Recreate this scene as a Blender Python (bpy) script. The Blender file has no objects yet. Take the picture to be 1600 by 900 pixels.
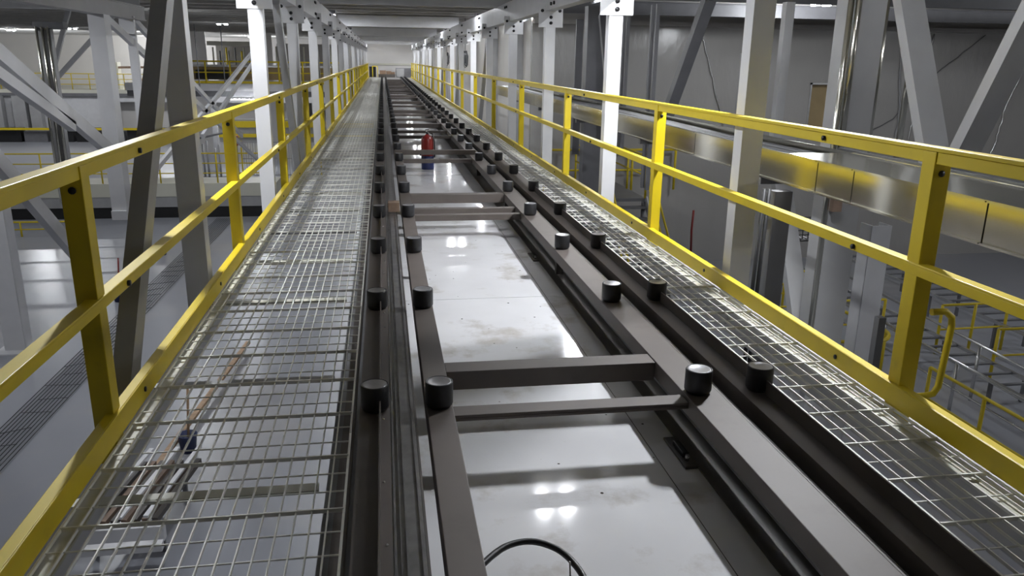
import bpy, bmesh, math, random
from mathutils import Vector, Matrix
random.seed(7)
S = bpy.context.scene
C = S.collection
R = math.radians

# ---------------------------------------------------------------- camera
EYE = 1.5
def make_camera():
    p, y, r = R(16.1), R(9.2), R(0.85)
    f = Vector((math.sin(y)*math.cos(p), math.cos(y)*math.cos(p), -math.sin(p)))
    rt = Vector((math.cos(y), -math.sin(y), 0)); up = rt.cross(f)
    a = math.cos(r)*rt + math.sin(r)*up
    b = -math.sin(r)*rt + math.cos(r)*up
    cam = bpy.data.cameras.new('camera'); o = bpy.data.objects.new('camera', cam); C.objects.link(o)
    M = Matrix((a, b, -f)).transposed().to_4x4(); M.translation = Vector((0, 0, EYE))
    o.matrix_world = M
    cam.sensor_width = 36; cam.lens = 1233/1600*36; cam.clip_start = .05; cam.clip_end = 300
    S.camera = o
make_camera()
# ---------------------------------------------------------------- world, exposure
w = bpy.data.worlds.new('hall_air'); S.world = w; w.use_nodes = True
w.node_tree.nodes['Background'].inputs[0].default_value = (.8, .85, 1, 1)
w.node_tree.nodes['Background'].inputs[1].default_value = .05
S.view_settings.view_transform = 'Standard'; S.view_settings.look = 'None'
S.view_settings.exposure = -0.15; S.view_settings.gamma = 1
try: S.view_settings.use_curve_mapping = False
except Exception: pass
KEY, SIDE, CROSS, HALL, RIGHT = 14, 190, 1000, 125, 330     # watts of the lamps over the walkway, beside it, over the left hall, right hall
COOL = (.93, .96, 1.0)

# ---------------------------------------------------------------- materials
def mat(name, col, rough=.5, metal=0., var=.12, scale=6., bump=0., spec=.5, detail=4, tint=None, emit=None, coat=0.):
    m = bpy.data.materials.new(name); m.use_nodes = True
    nt = m.node_tree; b = nt.nodes['Principled BSDF']
    tc = nt.nodes.new('ShaderNodeTexCoord'); nz = nt.nodes.new('ShaderNodeTexNoise')
    nz.inputs['Scale'].default_value = scale; nz.inputs['Detail'].default_value = detail
    nt.links.new(tc.outputs['Object'], nz.inputs['Vector'])
    cr = nt.nodes.new('ShaderNodeValToRGB'); e = cr.color_ramp.elements
    lo = tint if tint else tuple(c*(1-var) for c in col)
    e[0].position = .3; e[1].position = .7
    e[0].color = (*lo, 1); e[1].color = (*[min(1, c*(1+var*.5)) for c in col], 1)
    nt.links.new(nz.outputs['Fac'], cr.inputs['Fac']); nt.links.new(cr.outputs['Color'], b.inputs['Base Color'])
    b.inputs['Roughness'].default_value = rough; b.inputs['Metallic'].default_value = metal
    b.inputs['Specular IOR Level'].default_value = spec
    if coat: b.inputs['Coat Weight'].default_value = coat; b.inputs['Coat Roughness'].default_value = .1
    if bump:
        bp = nt.nodes.new('ShaderNodeBump'); bp.inputs['Strength'].default_value = bump; bp.inputs['Distance'].default_value = .02
        nt.links.new(nz.outputs['Fac'], bp.inputs['Height']); nt.links.new(bp.outputs['Normal'], b.inputs['Normal'])
    if emit: b.inputs['Emission Color'].default_value = (*emit[:3], 1); b.inputs['Emission Strength'].default_value = emit[3]
    return m
def stained(name, col, stain, rough, sc1, sc2, thr=.6, speck=True, coat=0., spec=.5):
    """painted surface with soft dirt clouds and small dark specks"""
    m = mat(name, col, rough, 0, .06, sc1, coat=coat, spec=spec); nt = m.node_tree; b = nt.nodes['Principled BSDF']
    base = b.inputs['Base Color'].links[0].from_socket
    tc = [n for n in nt.nodes if n.type == 'TEX_COORD'][0]
    n2 = nt.nodes.new('ShaderNodeTexNoise'); n2.inputs['Scale'].default_value = sc2; n2.inputs['Detail'].default_value = 8; n2.inputs['Roughness'].default_value = .65
    nt.links.new(tc.outputs['Object'], n2.inputs['Vector'])
    r2 = nt.nodes.new('ShaderNodeValToRGB'); r2.color_ramp.elements[0].position = thr; r2.color_ramp.elements[1].position = thr+.14
    r2.color_ramp.elements[0].color = (0, 0, 0, 1); r2.color_ramp.elements[1].color = (.7, .7, .7, 1)
    nt.links.new(n2.outputs['Fac'], r2.inputs['Fac'])
    mx = nt.nodes.new('ShaderNodeMix'); mx.data_type = 'RGBA'; nt.links.new(r2.outputs['Color'], mx.inputs[0])
    nt.links.new(base, mx.inputs[6]); mx.inputs[7].default_value = (*stain, 1); out = mx.outputs[2]
    if speck:
        v = nt.nodes.new('ShaderNodeTexVoronoi'); v.inputs['Scale'].default_value = 7; nt.links.new(tc.outputs['Object'], v.inputs['Vector'])
        r3 = nt.nodes.new('ShaderNodeValToRGB'); r3.color_ramp.elements[0].position = .045; r3.color_ramp.elements[1].position = .06
        nt.links.new(v.outputs['Distance'], r3.inputs['Fac'])
        m2 = nt.nodes.new('ShaderNodeMix'); m2.data_type = 'RGBA'; nt.links.new(r3.outputs['Color'], m2.inputs[0])
        m2.inputs[6].default_value = (.05, .04, .035, 1); nt.links.new(out, m2.inputs[7]); out = m2.outputs[2]
    nt.links.new(out, b.inputs['Base Color'])
    return m
M = {}
M['yellow'] = stained('yellow_paint', (.66, .50, .012), (.45, .33, .02), .45, 5, 3, .62, False)
M['white'] = mat('white_paint', (.66, .66, .68), .42, 0, .06, 3)
M['grating'] = mat('pale_galvanised_wire', (.86, .85, .80), .45, 0, .1, 9)
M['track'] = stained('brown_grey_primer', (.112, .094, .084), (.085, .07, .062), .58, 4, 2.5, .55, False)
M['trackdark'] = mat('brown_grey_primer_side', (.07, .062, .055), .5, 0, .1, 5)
M['steelrail'] = mat('worn_bright_rail', (.26, .255, .26), .3, .6, .25, 14)
M['rubber'] = mat('black_rubber', (.022, .022, .025), .5, 0, .2, 30)
M['cap'] = mat('grey_roller_cap', (.40, .40, .42), .3, .6, .15, 20)
M['deck'] = stained('glossy_white_deck', (.74, .74, .76), (.42, .38, .33), .09, 2, 2.2, .55, spec=.35)
M['floor'] = stained('blue_grey_sealed_floor', (.30, .31, .345), (.36, .35, .35), .28, .35, .25, .52, False)
M['wall'] = mat('pale_wall_panel', (.68, .66, .64), .55, 0, .05, .5)
M['sheet'] = None
M['ceil'] = mat('grey_roof_deck', (.40, .385, .365), .7, 0, .1, 1)
M['purlin'] = mat('grey_purlin', (.52, .51, .49), .6, 0, .1, 3)
M['grey'] = mat('grey_painted_steel', (.34, .34, .345), .45, 0, .08, 3)
M['dgrey'] = mat('dark_grey_steel', (.16, .16, .17), .45, .2, .1, 4)
M['galv'] = mat('galvanised_sheet', (.66, .64, .56), .17, 1.0, .1, 2.5)
M['black'] = mat('black_cable', (.012, .012, .013), .45, 0, .2, 12)
M['bolt'] = mat('black_bolt', (.02, .02, .022), .4, .4, .2, 30)
M['red'] = mat('red_enamel', (.20, .018, .016), .3, 0, .1, 8)
M['navy'] = mat('navy_plastic', (.018, .028, .10), .4, 0, .15, 8)
M['wood'] = mat('pale_timber', (.42, .28, .17), .65, 0, .3, 12)
M['woodb'] = mat('brown_block', (.26, .18, .13), .6, 0, .2, 9)
M['cream'] = mat('cream_fascia', (.58, .57, .49), .5, 0, .06, 1)
M['silver'] = mat('bright_aluminium', (.72, .72, .72), .25, .9, .08, 10)
M['cardboard'] = mat('brown_cardboard', (.22, .14, .09), .8, 0, .2, 6)
M['lens'] = mat('lamp_lens', (.9, .9, .9), .3, emit=(.93, .96, 1, 120))
M['glow'] = mat('dim_lamp_lens', (.8, .8, .8), .3, emit=(1, .95, .85, 3))
M['tan'] = mat('tan_board', (.36, .27, .14), .7, 0, .1, 3)
M['darkroom'] = mat('dark_brown_interior', (.035, .026, .018), .8, 0, .1, 3)
M['orange'] = mat('orange_paint', (.55, .16, .02), .4, 0, .1, 3)
def sheet_mat():
    m = mat('glossy_plastic_sheeting', (.36, .35, .335), .22, 0, .06, .6, spec=.6)
    nt = m.node_tree; b = nt.nodes['Principled BSDF']
    tc = [n for n in nt.nodes if n.type == 'TEX_COORD'][0]
    mp = nt.nodes.new('ShaderNodeMapping'); mp.inputs['Scale'].default_value = (.7, .7, .25); mp.inputs['Rotation'].default_value = (0, .6, 0)
    nz = nt.nodes.new('ShaderNodeTexNoise'); nz.inputs['Scale'].default_value = 1.6; nz.inputs['Detail'].default_value = 5
    nt.links.new(tc.outputs['Object'], mp.inputs['Vector']); nt.links.new(mp.outputs['Vector'], nz.inputs['Vector'])
    bp = nt.nodes.new('ShaderNodeBump'); bp.inputs['Strength'].default_value = .35; bp.inputs['Distance'].default_value = .12
    nt.links.new(nz.outputs['Fac'], bp.inputs['Height']); nt.links.new(bp.outputs['Normal'], b.inputs['Normal'])
    return m
M['sheet'] = sheet_mat()

# ---------------------------------------------------------------- mesh helpers
class MB:
    def __init__(s): s.v = []; s.f = []; s.smooth = set()
    def quadbox(s, P):
        n = len(s.v); s.v += [tuple(p) for p in P]
        for f in ((0,3,2,1),(4,5,6,7),(0,1,5,4),(1,2,6,5),(2,3,7,6),(3,0,4,7)): s.f.append(tuple(n+i for i in f))
        return s
    def box(s, x0, x1, y0, y1, z0, z1):
        return s.quadbox([(x0,y0,z0),(x1,y0,z0),(x1,y1,z0),(x0,y1,z0),(x0,y0,z1),(x1,y0,z1),(x1,y1,z1),(x0,y1,z1)])
    def bar(s, p, q, w, h, ref=(0, 0, 1)):
        """square bar from p to q, w across, h along ref"""
        p, q = Vector(p), Vector(q); d = (q-p).normalized(); r = Vector(ref)
        if abs(d.dot(r)) > .98: r = Vector((0, 1, 0))
        a = d.cross(r).normalized()*w/2; b = a.cross(d).normalized()*h/2
        return s.quadbox([p-a-b, p+a-b, q+a-b, q-a-b, p-a+b, p+a+b, q+a+b, q-a+b])
    def ibeam(s, p, q, w, h, t=.012, ref=(0, 0, 1)):
        p, q = Vector(p), Vector(q); d = (q-p).normalized(); r = Vector(ref)
        if abs(d.dot(r)) > .98: r = Vector((0, 1, 0))
        a = d.cross(r).normalized(); b = a.cross(d).normalized()
        s.bar(p+b*(h/2-t/2), q+b*(h/2-t/2), w, t, ref); s.bar(p-b*(h/2-t/2), q-b*(h/2-t/2), w, t, ref)
        return s.bar(p, q, t, h-2*t, ref)
    def tube(s, pts, r, n=8, cap=True):
        pts = [Vector(p) for p in pts]; base = len(s.v); up = Vector((0, 0, 1)); last = None
        for i, p in enumerate(pts):
            d = (pts[min(i+1, len(pts)-1)]-pts[max(i-1, 0)]).normalized()
            if last is None:
                rf = up if abs(d.dot(up)) < .95 else Vector((1, 0, 0)); a = d.cross(rf).normalized()
            else: a = (last-d*last.dot(d)).normalized()
            last = a; b = d.cross(a)
            for k in range(n):
                t = 2*math.pi*k/n; s.v.append(tuple(p+a*math.cos(t)*r+b*math.sin(t)*r))
        for i in range(len(pts)-1):
            for k in range(n):
                s.smooth.add(len(s.f)); s.f.append((base+i*n+k, base+i*n+(k+1) % n, base+(i+1)*n+(k+1) % n, base+(i+1)*n+k))
        if cap:
            s.f.append(tuple(base+k for k in range(n))[::-1]); s.f.append(tuple(base+(len(pts)-1)*n+k for k in range(n)))
        return s
    def lathe(s, prof, n=24, at=(0, 0, 0), axis='Z'):
        base = len(s.v)
        for (r, z) in prof:
            for k in range(n):
                t = 2*math.pi*k/n; c = (r*math.cos(t), r*math.sin(t), z)
                if axis == 'X': c = (c[2], c[0], c[1])
                if axis == 'Y': c = (c[0], c[2], c[1])
                s.v.append((c[0]+at[0], c[1]+at[1], c[2]+at[2]))
        for i in range(len(prof)-1):
            for k in range(n):
                s.smooth.add(len(s.f)); q = (base+i*n+k, base+i*n+(k+1) % n, base+(i+1)*n+(k+1) % n, base+(i+1)*n+k)
                s.f.append(q if axis != 'Y' else q[::-1])
        return s
    def build(s, name, m, parent=None, bevel=0):
        me = bpy.data.meshes.new(name); me.from_pydata(s.v, [], s.f); me.materials.append(M[m] if isinstance(m, str) else m)
        for i in s.smooth: me.polygons[i].use_smooth = True
        me.update()
        o = bpy.data.objects.new(name, me); C.objects.link(o)
        if parent: o.parent = parent
        if bevel:
            b = o.modifiers.new('bevel', 'BEVEL'); b.width = bevel; b.segments = 2; b.limit_method = 'ANGLE'
        return o
def smooth(P, n=6):
    P = [Vector(p) for p in P]; out = []
    for i in range(len(P)-1):
        p0 = P[max(i-1, 0)]; p1 = P[i]; p2 = P[i+1]; p3 = P[min(i+2, len(P)-1)]
        for j in range(n):
            t = j/n; out.append(.5*((2*p1)+(-p0+p2)*t+(2*p0-5*p1+4*p2-p3)*t*t+(-p0+3*p1-3*p2+p3)*t**3))
    return out+[P[-1]]
def catenate(x0, x1, y0, y1, z0, z1): return MB().box(x0, x1, y0, y1, z0, z1)
def tag(o, label, cat, group=None):
    o['label'] = label; o['category'] = cat
    if group: o['group'] = group
    return o
def thing(name, label, cat, loc=(0, 0, 0), group=None):
    o = bpy.data.objects.new(name, None); C.objects.link(o); o.location = loc; o.empty_display_size = .1
    return tag(o, label, cat, group)
def struct(name, mb, m, parent=None):
    o = mb.build(name, m, parent)
    if not parent: o['kind'] = 'structure'
    return o
def dup(root, loc, label=None, group=None, rz=None):
    r = root.copy(); C.objects.link(r); r.location = loc
    if rz is not None: r.rotation_euler = (0, 0, rz)
    if label: r['label'] = label
    if group: r['group'] = group
    for ch in list(root.children):
        c = ch.copy(); C.objects.link(c); c.parent = r
        for g in list(ch.children):
            d = g.copy(); C.objects.link(d); d.parent = c
    return r
def area(parent, loc, sx, sy, watts, rot=(0, 0, 0)):
    l = bpy.data.lights.new('lamp_light', 'AREA'); l.shape = 'RECTANGLE'; l.size = sx; l.size_y = sy; l.energy = watts; l.color = COOL
    o = bpy.data.objects.new('lamp_light', l); C.objects.link(o); o.location = loc; o.rotation_euler = rot; o.parent = parent
    return o
ORD = ['nearest', 'second', 'third', 'fourth', 'fifth', 'sixth', 'seventh', 'eighth', 'ninth', 'tenth', 'eleventh', 'twelfth',
       'thirteenth', 'fourteenth', 'fifteenth', 'sixteenth', 'seventeenth', 'eighteenth', 'nineteenth', 'twentieth']

# ================================================================ THE HALL
FL = -4.5; CZ = 3.02
struct('floor', MB().box(-45, 25, -16, 70.4, FL-.2, FL), 'floor')
struct('ceiling', MB().box(-45, 25, -16, 70.4, CZ, CZ+.1), 'ceil')
struct('wall_end', MB().box(-45, 4.4, 70, 70.3, FL, CZ), 'wall')
struct('wall_left', MB().box(-45.3, -45, -16, 70.4, FL, CZ), 'wall')
struct('wall_back', MB().box(-45, 25, -16.3, -16, FL, CZ), 'wall')
struct('wall_right', MB().box(25, 25.3, -16, 23.3, FL, CZ), 'sheet')
struct('wall_inner', MB().box(4.2, 4.4, 23.2, 70, FL, CZ), 'wall')
wf = MB()      # sheeting wall facing the camera, with its opening
wf.box(4.2, 12.85, 23, 23.2, FL, CZ); wf.box(14.5, 25, 23, 23.2, FL, CZ); wf.box(12.85, 14.5, 23, 23.2, FL, -.42); wf.box(12.85, 14.5, 23, 23.2, .92, CZ)
struct('wall_front', wf, 'sheet')
o = struct('trim_1', MB().box(4.2, 25, 22.7, 23, 2.5, 2.62).box(4.2, 25, 22.9, 23, 2.62, CZ), 'ceil')
op = thing('wall_hatch', 'square hatch opening with tan lining, in the grey sheeted wall behind the tall columns', 'hatch', (13.6, 23.2, .25)); op['kind'] = 'structure'
MB().box(-.75, -.05, .02, .5, -.67, .67).build('tan_board', 'tan', op)
MB().box(-.05, .9, .25, .5, -.67, .67).build('dark_recess', 'darkroom', op)
MB().box(-.80, -.75, -.24, .3, -.67, .72).box(-.8, .9, -.24, .3, .67, .72).build('frame', 'silver', op)
# wrinkles in the plastic: taped seams
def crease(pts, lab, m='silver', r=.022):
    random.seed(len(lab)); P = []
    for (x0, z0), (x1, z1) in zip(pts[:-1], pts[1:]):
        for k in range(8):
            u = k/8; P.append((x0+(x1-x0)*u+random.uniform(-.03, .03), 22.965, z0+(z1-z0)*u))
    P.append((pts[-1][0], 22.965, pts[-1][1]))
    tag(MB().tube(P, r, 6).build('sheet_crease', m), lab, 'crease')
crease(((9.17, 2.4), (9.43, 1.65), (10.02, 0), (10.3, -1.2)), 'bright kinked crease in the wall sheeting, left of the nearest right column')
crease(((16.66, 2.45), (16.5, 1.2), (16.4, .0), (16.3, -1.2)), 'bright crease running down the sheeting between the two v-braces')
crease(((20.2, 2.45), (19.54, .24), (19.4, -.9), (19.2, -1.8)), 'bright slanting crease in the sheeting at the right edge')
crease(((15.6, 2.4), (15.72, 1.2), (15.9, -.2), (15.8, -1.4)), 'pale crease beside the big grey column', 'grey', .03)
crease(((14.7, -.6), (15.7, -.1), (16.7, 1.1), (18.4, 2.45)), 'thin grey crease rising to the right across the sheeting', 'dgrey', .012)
# roof: purlins across, heavier beams every 11.7 m
k = 0
for i in range(40):
    y = 7.2+1.56*i
    x1 = 25 if y < 22.5 else 4.2
    o = MB().bar((-45, y, 2.90), (x1, y, 2.90), .1, .016).bar((-45, y, 2.96), (x1, y, 2.96), .012, .11).build('roof_purlin', 'purlin')
    tag(o, 'thin grey roof purlin running across under the ceiling', 'roof beam', 'roof purlins')
for i, y in enumerate((5.4, 17.1, 28.8, 40.5, 52.2, 63.9)):
    mb = MB(); mb.box(-1.45, 2.65, y-.09, y+.09, 2.53, 2.56).box(-1.45, 2.65, y-.09, y+.09, 2.86, 2.89).box(-1.45, 2.65, y-.02, y+.02, 2.55, 2.87)
    if i != 1: mb.box(-1.45, 2.65, y-.088, y-.07, 2.545, 2.87)
    o = mb.build('roof_beam', 'white' if i != 1 else 'grey')
    tag(o, 'white steel beam across the top of the walkway, '+(ORD[i-1] if i > 0 else 'just above the camera')+(' from the camera' if i > 0 else ''), 'roof beam')
o = MB().ibeam((-45, 17.1, 2.44), (-4.6, 17.1, 2.44), .18, .26, .02).build('roof_girder', 'grey'); tag(o, 'long grey roof girder over the left hall, above the hall lamps', 'roof girder')
o = MB().ibeam((2.9, 19.5, 2.75), (25, 19.5, 2.75), .18, .3, .02).build('roof_girder', 'dgrey'); tag(o, 'dark girder under the roof in front of the right sheeted wall', 'roof girder')
o = MB().ibeam((2.9, 13.2, 2.6), (25, 13.2, 2.6), .16, .24, .02).build('roof_girder', 'dgrey'); tag(o, 'dark girder over the right hall, joining the tops of the twin struts', 'roof girder')

# lamps
def lamp_proto(name, label, pair, watts, group):
    t = thing(name, label, 'ceiling light', (0, 0, 0), group)
    hs = ((-.14,), (.14,)) if pair else ((0,),)
    MB().box(-.26, .26, -.18, .18, .0, .05).build('housing', 'grey', t, .004)
    for h in hs:
        MB().box(h[0]-.05, h[0]+.05, -.11, .11, -.05, .0).build('light_panel', 'lens', t)
    return t
def point(parent, loc, watts, r=.05):
    l = bpy.data.lights.new('lamp_light', 'POINT'); l.shadow_soft_size = r; l.energy = watts; l.color = COOL
    o = bpy.data.objects.new('lamp_light', l); C.objects.link(o); o.location = loc; o.parent = parent
def lamp(x, y, z, watts, label, group=None, pair=True, bulb=False):
    t = lamp_proto('ceiling_light', label, pair, watts, group); t.location = (x, y, z)
    if bulb:
        if abs(x) < 4:
            sg = 1 if x > 0 else -1
            MB().box(*sorted((sg*.13, sg*.14)), -.5, .5, -.56, .05).build('added_side_flap', 'dgrey', t)  # flap added to block the bulbs' light from the outer trusses
            MB().box(*sorted((-sg*.24, -sg*.25)), -.3, .3, -.16, .05).box(*sorted((-sg*.24, sg*.13)), -.31, -.3, -.16, .05).box(*sorted((-sg*.24, sg*.13)), .3, .31, -.16, .05).build('skirt', 'dgrey', t)  # skirt added round the bulbs to keep their light off the ceiling
            for h in (-.1, .1): point(t, (0, h, -.12), watts/2)
        else:
            for h in (-.14, .14): point(t, (h, 0, -.12), watts/2, .09)
    elif pair:
        for h in (-.14, .14): area(t, (h, 0, -.056), .09, .2, watts/2)
    else: area(t, (0, 0, -.056), .3, .3, watts)
    return t
for k in range(0, 5):
    lamp(1.82, 7.9+12.65*k, 2.90, KEY*(1 if k else .5), 'twin panel lamp under the roof above the right side of the walkway', 'lamps above the walkway')
for k in range(0, 9):
    lamp(-1.66, 6.2+6.9*k, 2.96, SIDE*(.9 if k else 2.7), 'twin panel lamp tucked outside the left top chord', 'lamps beside the left chord', bulb=True)
for k in range(0, 9):
    lamp(3.27, 12.9+6.9*(k-1) if k else 5.5, 2.96, CROSS*(.28 if k else .85), 'twin panel lamp just outside the right top chord', 'lamps beside the right chord', bulb=True)
for x in (-.6, 1.6): lamp(x, 66.0, 2.95, 60, 'fill lamp added over the far end of the walkway', 'fill lamps added over the far end')  # extra lamps put in to brighten the end wall
NM = {(-7, 28): 'left hall lamp shining just left of the near slanting brace', (-6.7, 37): 'small lamp in the left hall, right of the near pair of braces',
      (-16.5, 48): 'leftmost lamp visible under the left hall ceiling', (-17, 66): 'small far lamp seen against the left hall ceiling above the far wall', (-9, 60): 'faint farthest lamp over the left mezzanine'}
for (x, y) in ((-7, 13), (-7, 20), (-7, 28), (-6.7, 37), (-17, 14), (-17, 28), (-16.5, 48), (-17, 66), (-28, 20), (-28, 45), (-9, 60), (-22, 54), (-14, 54), (-30, 56)):  # the last three are added to brighten the far left wall
    lamp(x, y, 2.82, HALL*(5 if y > 52 else 1), NM.get((x, y), 'unseen fill lamp under the left hall ceiling'), None if (x, y) in NM else 'left hall fill lamps out of sight', bulb=y > 52)
for (x, y) in ((10, 17.9), (9.8, 2), (23, 11), (16.8, 10.5)):
    lamp(x, y, 2.85, RIGHT, 'lamp under the roof over the right hall', 'right hall lamps', bulb=True)

# ================================================================ THE WALKWAY
Y0, Y1 = -1.5, 67.5
# gratings -------------------------------------------------------
def grating_mesh(xa, xb, nx, L, ny, heavy, name):
    mb = MB()
    for i in range(nx+1):
        x = xa+(xb-xa)*i/nx; w = .0024 if 0 < i < nx else .004
        mb.box(x-w/1.0, x+w/1.0, 0, L, -.012, .0)
    for j in range(ny):
        y = L*(j+.5)/ny; hv = j % heavy == heavy//2
        if hv: mb.box(xa, xb, y-.0035, y+.0035, -.011, .004)
        else: mb.box(xa, xb, y-.0022, y+.0022, -.009, -.004)
    me = bpy.data.meshes.new(name); me.from_pydata(mb.v, [], mb.f); me.materials.append(M['grating']); me.update()
    return me
PL = 2.34
gl = grating_mesh(-1.092, -.178, 17, PL-.004, 18, 3, 'grating_panel_wide'); gr = grating_mesh(1.835, 2.255, 7, PL-.004, 16, 2, 'grating_panel_narrow')
npan = int((Y1-Y0)/PL)
for i in range(npan):
    for me, side, word in ((gl, 'left', 'wide'), (gr, 'right', 'narrow')):
        o = bpy.data.objects.new('grating_panel', me); C.objects.link(o); o.location = (0, -1.62+PL*i, 0)
        if i < 12: tag(o, '%s white grating panel of the %s walkway, %s from the camera' % (word, side, ORD[i]), 'grating', 'grating panels of the %s walkway' % side)
        else: tag(o, '%s white grating panel far along the %s walkway' % (word, side), 'grating', 'grating panels of the %s walkway' % side)
# joists under the gratings ---------------------------------------
ys = [.6, 1.75, 2.87, 4.0, 5.45]+[6.6+1.17*i for i in range(52)]
for i, y in enumerate(ys):
    mb = MB().box(-1.205, -.30, y-.03, y+.03, -.145, -.135).box(-1.205, -.30, y-.004, y+.004, -.16, -.145)
    o = mb.build('joist', 'cream' if i % 3 else 'grey')
    if i < 12: tag(o, 'pale cross joist seen through the left grating, %s from the camera' % ORD[i], 'joist', 'joists under the left grating')
    else: tag(o, 'pale cross joist under the far stretch of the left grating', 'joist', 'joists under the left grating')
for s, (xa, xb) in (('left', (-1.095, -1.035)), ('right', (2.16, 2.258))):
    o = MB().box(xa, xb, Y0, Y1, -.03, -.0205).build('edge_ledge', 'cream'); tag(o, 'pale flat ledge under the outer edge of the %s grating' % s, 'ledge')
o = MB().box(-.215, -.165, Y0, Y1, -.05, -.034).build('edge_ledge', 'track'); tag(o, 'brown ledge carrying the inner edge of the left grating', 'ledge')
o = MB().ibeam((-.23, Y0, -.36), (-.23, Y1, -.36), .12, .2, .012).build('girder', 'dgrey'); tag(o, 'dark lengthwise girder below the inner edge of the left grating', 'girder')

# white deck under the track --------------------------------------
dk = thing('deck', 'glossy white deck between the rails, scuffed and stained', 'deck', (0, 0, 0))
y = Y0; n = 0
for ya, yb in ((Y0, 5.79), (5.796, 12.6), (12.606, 24), (24.006, 36), (36.006, 48), (48.006, Y1)):
    MB().box(-.02, 1.66, ya, yb, -.30, -.27).build('deck_sheet', 'deck', dk)
# painted lines / trench seam and the small clamp on the deck
o = MB().box(1.205, 1.209, Y0, Y1, -.27, -.2692).build('deck_seam', 'trackdark', dk)
for (x, y, lab) in ((1.33, 3.2, 'dark oily clamp on the deck beside the right rail, near the front'), (1.34, 7.05, 'small dark clamp on the deck beside the right rail, farther along')):
    t = thing('clamp', lab, 'clamp', (x, y, -.27))
    MB().box(-.03, .04, -.16, .14, 0, .012).build('base', 'trackdark', t, .003); MB().box(-.012, .02, -.07, .06, .012, .035).build('jaw', 'bolt', t, .003)
    MB().tube([(0, -.1, .012), (0, -.1, .04)], .01, 8).build('bolt', 'silver', t)

# conveyor track ---------------------------------------------------
tr = thing('conveyor_track', 'long brown-grey steel track of two rails joined by cross bars', 'track', (0, 0, 0))
def L(mb, name, m, bev=0): return mb.build(name, m, tr, bev)
L(MB().box(-.146, -.012, Y0, Y1, -.012, 0).box(-.146, -.138, Y0, Y1, -.16, -.012).box(-.02, -.012, Y0, Y1, -.12, -.012), 'outer_channel', 'track')
L(MB().box(-.008, .000, Y0, Y1, -.1, .004), 'rail_edge', 'steelrail')
L(MB().box(.012, .092, Y0, Y1, -.03, -.008).box(.030, .036, Y0, Y1, -.008, .004).box(.078, .084, Y0, Y1, -.008, .002), 'slot_rail', 'steelrail')
L(MB().box(.150, .268, Y0, Y1, -.11, 0), 'inner_beam', 'track', .003)
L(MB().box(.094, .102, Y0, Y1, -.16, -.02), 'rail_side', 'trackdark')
L(MB().box(1.362, 1.53, Y0, Y1, -.09, 0), 'inner_beam', 'track', .003)
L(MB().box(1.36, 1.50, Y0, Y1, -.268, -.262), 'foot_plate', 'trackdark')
L(MB().box(1.536, 1.545, Y0, Y1, -.06, -.006), 'rail_edge', 'track')
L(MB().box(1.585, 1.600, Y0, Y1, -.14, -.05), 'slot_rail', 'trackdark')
L(MB().box(1.638, 1.825, Y0, Y1, -.012, 0).box(1.638, 1.646, Y0, Y1, -.12, -.012).box(1.82, 1.828, Y0, Y1, -.16, -.002), 'outer_channel', 'track')
for k in range(-2, 6):      # upright plates between the rollers of the outer channels
    a, b = 1.79+1.49*k+.065, 1.79+1.49*(k+1)-.065
    L(MB().box(-.058, -.052, a, b, 0, .065), 'guide_plate', 'track')
    if k < 5: L(MB().box(1.741, 1.747, a if k else a-.13, b, 0, .068), 'guide_plate', 'track')
L(MB().box(1.741, 1.747, 1.79+1.49*9+.065, 1.79+1.49*10-.065, 0, .068), 'guide_plate', 'track')
bars = [(3.75, .065, .1, 'h'), (3.255, .05, .03, 't'), (-.3, .05, .1, 'h'), (1.0, .05, .03, 't')]
for y in (9.14, 19.6, 24.8, 30.0, 35.2, 40.5, 45.7, 51, 56.2, 61.4): bars.append((y, .065, .1, 'h'))
for y in (8.3, 7.95, 12.6, 17.8, 16.6, 21.4, 23.2, 27.6, 33, 38, 43, 48.5, 53.5, 59): bars.append((y, .045, .06, 't'))
for y, hw, h, kd in bars:
    z1 = -.006 if kd == 'h' else -.02
    if kd == 't' and h < .05: mb = MB().box(.269, 1.361, y-hw, y+hw, z1-.014, z1).box(.269, 1.361, y-hw, y-hw+.012, z1-.03, z1-.014)
    else: mb = MB().box(.269, 1.361, y-hw, y+hw, z1-h, z1)
    L(mb, 'cross_bar', 'track', .003)
L(MB().box(.155, 1.47, 13.0, 13.09, 0, .075), 'cross_bar', 'track', .003)
# standing legs under beams
for y in range(6, 66, 3):
    L(MB().box(.18, .24, y+.4, y+.46, -.27, -.11), 'foot', 'trackdark'); L(MB().box(1.42, 1.48, y+.4, y+.46, -.262, -.09), 'foot', 'trackdark')
# weld dots and marks
o = MB()
for i in range(26):
    y = 1.9+i*.41+random.uniform(-.1, .1)
    o.lathe([(.006, 0), (.004, .004), (0, .005)], 6, (-.035+random.uniform(-.01, .01), y, 0))
L(o, 'weld_spatter', 'silver')

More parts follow.
